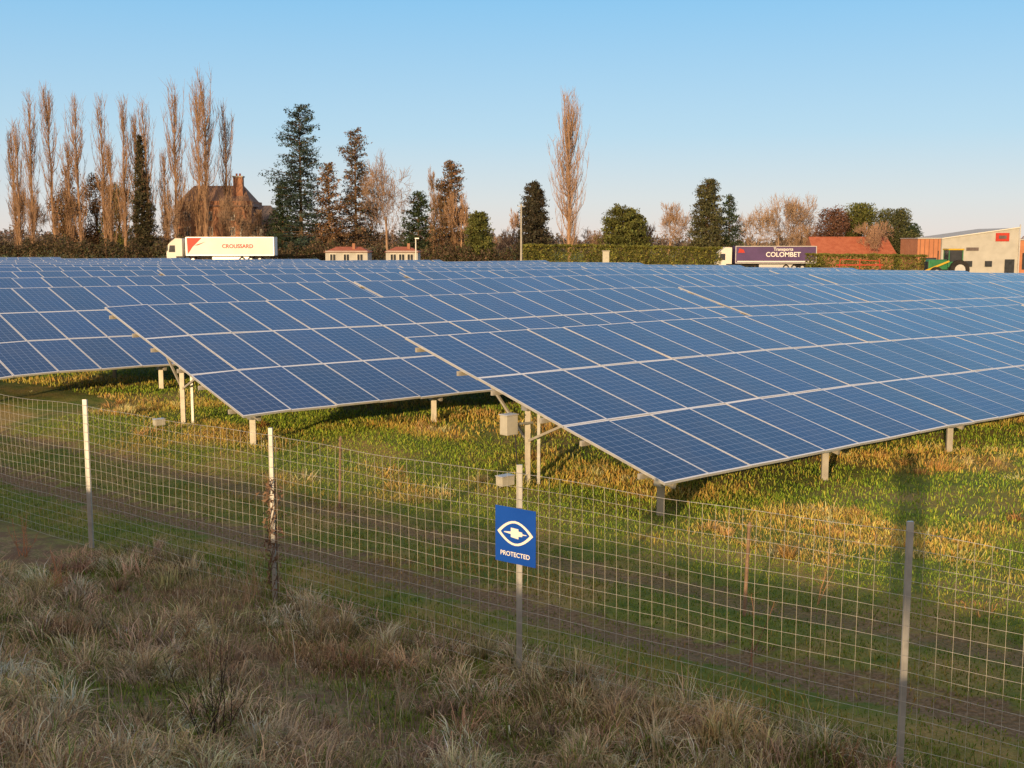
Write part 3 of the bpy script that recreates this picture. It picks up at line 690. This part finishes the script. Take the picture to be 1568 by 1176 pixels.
# trucks
def wheel(b, x, y, z, r=.5, w=.3):
    b.cyl((x, y - w / 2, z), (x, y + w / 2, z), r, M_tyre, 18); b.cyl((x, y - w / 2 - .01, z), (x, y - w / 2 + .02, z), r * .55, M_alu, 14)
def truck(x0, x1, y, name, mt, txt, sc, second=None, ts=1.):
    """cab at the low-x end"""
    g = float(gz((x0 + x1) / 2, y)); e = empty(name); s = sc; yo = y - 1.25
    b = B(); b.box(((x0 + 2.9 * s + x1) / 2, y, g + 2.6 * s), (x1 - x0 - 2.9 * s, 2.5, 2.75 * s), mt)
    b.box(((x0 + 2.9 * s + x1) / 2, y, g + 1.14 * s), (x1 - x0 - 2.9 * s, 2.4, .14), M_dark); b.obj('trailer_box', e, .05)
    b = B(); b.box(((x0 + 2.9 * s + x1) / 2, yo - .015, g + 3.93 * s), (x1 - x0 - 3 * s, .05, .1), M_alu); b.box(((x0 + 2.9 * s + x1) / 2, yo - .015, g + 1.29 * s), (x1 - x0 - 3 * s, .05, .12), M_alu)
    b.box(((x0 + x1) / 2 + 1.5, yo + .15, g + .75 * s), ((x1 - x0) * .34, .08, .6), M_alu)
    b.box((x0 + 2.95 * s, yo - .02, g + 2.6 * s), (.1, .06, 2.7 * s), M_alu); b.box((x1 - .05, yo - .02, g + 2.6 * s), (.1, .06, 2.7 * s), M_alu); b.obj('rails_and_skirt', e)
    b = B(); c0 = x0; ch = 3.3 * s
    pr = [(c0 + .05, .45), (c0 + 2.35 * s, .45), (c0 + 2.35 * s, 3.75 * s), (c0 + 1.35 * s, 3.8 * s), (c0 + .55 * s, 3.15 * s), (c0 + .3 * s, 2.9 * s), (c0, 1.6 * s)]
    b.poly([(p, y - 1.22, g + q) for p, q in pr], M_white); b.poly([(p, y + 1.22, g + q) for p, q in pr[::-1]], M_white)
    for i in range(len(pr)):
        a, c_ = pr[i], pr[(i + 1) % len(pr)]; b.poly([(a[0], y - 1.22, g + a[1]), (a[0], y + 1.22, g + a[1]), (c_[0], y + 1.22, g + c_[1]), (c_[0], y - 1.22, g + c_[1])], M_glass if i == 5 else M_white)
    b.poly([(c0 + .35 * s, y - 1.24, g + 1.75 * s), (c0 + 1.3 * s, y - 1.24, g + 1.75 * s), (c0 + 1.3 * s, y - 1.24, g + 2.75 * s), (c0 + .5 * s, y - 1.24, g + 2.75 * s)], M_glass)
    b.box((c0 + 1.9 * s, y - 1.25, g + .9 * s), (.9 * s, .06, .5), M_dark); b.box((c0 + .1, y - 1.35, g + 2.3 * s), (.12, .2, .6), M_dark)
    b.obj('cab', e)
    b = B()
    for x in (x0 + 1.1, x0 + 3.9 * s, x1 - 2.2, x1 - 3.5, x1 - 4.8):
        for yy in (y - 1.05, y + 1.05): wheel(b, x, yy, g + .56)
    b.box(((x0 + x1) / 2, y, g + .95), (x1 - x0 - 1.5, .9, .25), M_dark); b.obj('wheels_and_chassis', e)
    text('lettering', txt, ts * s, ((x0 + x1) / 2 + 2.6, yo - .03, g + 2.6 * s), (1, 0, 0), (0, 0, 1), M_red if mt is M_tarp else M_swhite, e, .01)
    b = B()
    if mt is M_tarp:
        xx = x0 + 3.1 * s
        b.poly([(xx, yo - .02, g + 3.85 * s), (xx + 2.2, yo - .02, g + 3.85 * s), (xx + .8, yo - .02, g + 2.5 * s), (xx + .1, yo - .02, g + 1.5 * s)], M_red)
        b.poly([(xx + 1.1, yo - .02, g + 2.75 * s), (xx + 2.8, yo - .02, g + 3.3 * s), (xx + 1.6, yo - .02, g + 2.75 * s)], M_red)
    else:
        b.poly([(x0 + 3.2 * s, yo - .02, g + 1.45 * s), (x1 - .2, yo - .02, g + 1.45 * s), (x1 - .2, yo - .02, g + 1.62 * s), (x0 + 3.2 * s, yo - .02, g + 1.62 * s)], M_swhite)
        b.poly([(x0 + 3.3 * s, yo - .02, g + 2.9 * s), (x0 + 4.4 * s, yo - .02, g + 2.9 * s), (x0 + 4.2 * s, yo - .02, g + 3.4 * s), (x0 + 3.5 * s, yo - .02, g + 3.6 * s)], M_red)
    b.obj('livery', e)
    if second: text('small_lettering', second, .7, ((x0 + x1) / 2 + 2.6, yo - .03, g + 3.45 * s), (1, 0, 0), (0, 0, 1), M_swhite, e, .01)
truck(-51.3, -35.3, 172, 'semi_truck', M_tarp, 'CROUSSARD', 1.0, ts=.8)
truck(32.6, 48.4, 184, 'semi_truck', M_purple, 'COLOMBET', 1.0, 'Transports', ts=1.05)

# utility pole, lamp post, cabinet
e = empty('utility_pole'); b = B(); g = float(gz(1.2, 150)); b.cyl((1.2, 150, g - .5), (1.2, 150, 8.9), .15, M_conc, 10, .1); b.beam((.7, 150, 8.6), (1.7, 150, 8.6), .08, .08, M_conc)
for x in (.75, 1.2, 1.65): b.cyl((x, 150, 8.64), (x, 150, 8.82), .04, M_dark, 8)
b.obj('pole', e)
for x, y, zt in ((-11.7, 140, 4.4),):
    e = empty('lamp_post'); b = B(); g = float(gz(x, y)); b.cyl((x, y, g), (x, y, zt), .1, M_white, 8, .07); b.box((x + .15, y, zt + .05), (.5, .22, .12), M_alu); b.obj('pole', e)
b = B(); g = float(gz(10.2, 125)); b.box((10.2, 125, (g + 3) / 2), (.7, .4, 3 - g), M_box); b.box((10.2, 125, 3.04), (.85, .5, .1), M_conc); b.obj('electrical_cabinet')

# tractor
def scaled(e, p, s): e.scale = (s, s, s); e.location = tuple(q * (1 - s) for q in p)
e = empty('tractor'); b = B(); X0, Y0 = 57.5, 152; g = float(gz(X0, Y0)); scaled(e, (X0, Y0, g), 1.5)
b.box((X0 - .9, Y0, g + 1.25), (1.7, .9, .8), M_green); b.box((X0 - .9, Y0, g + 1.68), (1.6, .7, .1), M_green); b.box((X0 - 1.78, Y0, g + 1.2), (.08, .8, .7), M_dark); b.box((X0 + .1, Y0, g + .9), (2.2, .7, .4), M_dark); b.obj('body', e, .04)
b = B(); b.box((X0 + .55, Y0, g + 1.3), (1.3, 1.3, .5), M_green); b.box((X0 + .55, Y0, g + 2.05), (1.2, 1.2, 1.0), M_glass); b.box((X0 + .55, Y0, g + 2.62), (1.4, 1.4, .14), M_yellow)
for dx in (-.05, 1.15):
    for dy in (-.62, .62): b.beam((X0 + dx, Y0 + dy, g + 1.5), (X0 + dx, Y0 + dy, g + 2.56), .08, .08, M_green)
b.beam((X0 - .9, Y0 - .3, g + 1.7), (X0 - .9, Y0 - .3, g + 2.5), .08, .08, M_dark)
b.beam((X0 - 2.4, Y0 - .6, g + .6), (X0, Y0 - .6, g + 1.6), .12, .16, M_yellow); b.box((X0 - 2.7, Y0, g + .5), (.6, 2, .6), M_yellow); b.obj('cab_and_loader', e, .02)
b = B()
for dy in (-.85, .85):
    wheel(b, X0 + .8, Y0 + dy, g + .85, .85, .4); wheel(b, X0 - 1.2, Y0 + dy, g + .55, .55, .3)
b.obj('wheels', e)
e = empty('farm_implement'); b = B(); X0, Y0 = 46, 152; g = float(gz(X0, Y0)); scaled(e, (X0, Y0, g), 1.3)
for dx in (-2.2, 0, 2.2):
    b.beam((X0 + dx, Y0, g + .3), (X0 + dx * .9, Y0, g + 1.9), .07, .07, M_red)
b.beam((X0 - 2.4, Y0, g + 1.3), (X0 + 2.4, Y0, g + 1.3), .08, .1, M_red); b.beam((X0 - 2, Y0, g + 1.9), (X0 + 2, Y0, g + 1.7), .06, .06, M_red)
for q in range(7): b.cyl((X0 - 2.1 + q * .7, Y0 - .08, g + .6), (X0 - 2.1 + q * .7, Y0 + .08, g + .6), .3, M_dark, 14)
b.obj('frame', e)

# photographer standing on the bank just behind the viewpoint (throws the long shadow)
e = empty('photographer'); fx, fy = -.16, -.48; fz = float(gz(fx, fy))
J = [(0, 0, .95), (0, 0, 1.2), (0, 0, 1.42), (0, .02, 1.52), (0, .04, 1.63), (0, .03, 1.74),
     (-.19, 0, 1.42), (-.24, .16, 1.2), (-.1, .36, 1.5), (.19, 0, 1.42), (.24, .16, 1.2), (.1, .36, 1.5),
     (-.1, 0, .88), (-.12, .03, .48), (-.13, 0, .08), (-.14, .14, .04), (.1, 0, .88), (.12, .03, .48), (.13, 0, .08), (.14, .14, .04)]
E = [(0, 1), (1, 2), (2, 3), (3, 4), (4, 5), (2, 6), (6, 7), (7, 8), (2, 9), (9, 10), (10, 11), (0, 12), (12, 13), (13, 14), (14, 15), (0, 16), (16, 17), (17, 18), (18, 19)]
RD = [.24, .23, .22, .09, .13, .11, .11, .09, .05, .11, .09, .05, .14, .1, .08, .05, .14, .1, .08, .05]
for sgn, w in ((-1, 8), (1, 11)):
    for q in range(5):
        J.append((sgn * (.09 - .002 * q), .37 + .01 * q, 1.53 + .02 * q)); E.append((w, len(J) - 1)); RD.append(.014)
        J.append((sgn * (.055), .40, 1.53 + .022 * q)); E.append((len(J) - 2, len(J) - 1)); RD.append(.009)
me = bpy.data.meshes.new('body'); me.from_pydata(J, E, []); me.materials.append(M_cloth); o = bpy.data.objects.new('body', me); col.objects.link(o)
o.parent = e; o.location = (fx, fy, fz); sk = o.modifiers.new('skin', 'SKIN')
for q, r in zip(me.skin_vertices[0].data, RD): q.radius = (r, r)
me.skin_vertices[0].data[0].use_root = True
sb = o.modifiers.new('sub', 'SUBSURF'); sb.levels = 1; sb.render_levels = 1
b = B(); b.box((fx, fy + .4, fz + 1.6), (.15, .009, .075), M_dark); b.obj('phone', e)

# ------------------------------------------------------------------ light, sky, camera
az = R(199.6); el = R(9.6)
sd = Vector((math.sin(az) * math.cos(el), math.cos(az) * math.cos(el), math.sin(el)))
w = bpy.data.worlds.new('World'); scn.world = w; w.use_nodes = True; nt = w.node_tree
sky = nt.nodes.new('ShaderNodeTexSky'); sky.sky_type = 'NISHITA'; sky.sun_disc = False; sky.sun_elevation = el; sky.sun_rotation = az
sky.air_density = 1.; sky.dust_density = .3; sky.ozone_density = 3.
tc = nt.nodes.new('ShaderNodeTexCoord'); sp_ = nt.nodes.new('ShaderNodeSeparateXYZ'); nt.links.new(tc.outputs['Generated'], sp_.inputs[0])
rp = nt.nodes.new('ShaderNodeValToRGB'); nt.links.new(sp_.outputs[2], rp.inputs[0])
stops = [(0., (.84, .74, .71)), (.035, (.72, .75, .79)), (.09, (.5, .71, .87)), (.2, (.27, .59, .89)), (.5, (.32, .58, .96)), (.75, (.45, .5, .58)), (1., (.5, .48, .46))]
els = rp.color_ramp.elements; els[0].position = 0; els[1].position = 1
for p_, c_ in stops[1:-1]: els.new(p_)
for q, (p_, c_) in enumerate(stops): els[q].color = (*c_, 1)
# warm aureole of sky around the low sun (behind the viewpoint)
dp = nt.nodes.new('ShaderNodeVectorMath'); dp.operation = 'DOT_PRODUCT'; nt.links.new(tc.outputs['Generated'], dp.inputs[0]); dp.inputs[1].default_value = sd
gw = mr(nt, dp.outputs['Value'], 0., 1., 0., .95)
wm = mixc(nt, gw, rp.outputs[0], (1.2, .82, .5))
vs = nt.nodes.new('ShaderNodeVectorMath'); vs.operation = 'SCALE'; vs.inputs[3].default_value = 1 / .15; nt.links.new(wm, vs.inputs[0])
mx = nt.nodes.new('ShaderNodeMix'); mx.data_type = 'RGBA'; mx.inputs[0].default_value = .85
nt.links.new(sky.outputs[0], mx.inputs[6]); nt.links.new(vs.outputs[0], mx.inputs[7])
bg = nt.nodes['Background']; nt.links.new(mx.outputs[2], bg.inputs[0]); bg.inputs[1].default_value = .15
sl = bpy.data.lights.new('sun', 'SUN'); sl.energy = 5.; sl.angle = R(.5); sl.color = (1, .68, .35)
so = bpy.data.objects.new('sun', sl); col.objects.link(so); so.rotation_euler = (-sd).to_track_quat('-Z', 'Y').to_euler(); so.location = (-10, -30, 20)
cam = bpy.data.cameras.new('camera'); cam.lens = 40.18; cam.sensor_width = 36; cam.clip_end = 6000; cam.clip_start = .05
co = bpy.data.objects.new('camera', cam); col.objects.link(co); co.location = (0, 0, EYE); co.rotation_euler = (R(90 - 7.1), 0, 0); scn.camera = co
scn.view_settings.view_transform = 'Standard'; scn.view_settings.look = 'None'; scn.view_settings.exposure = 0
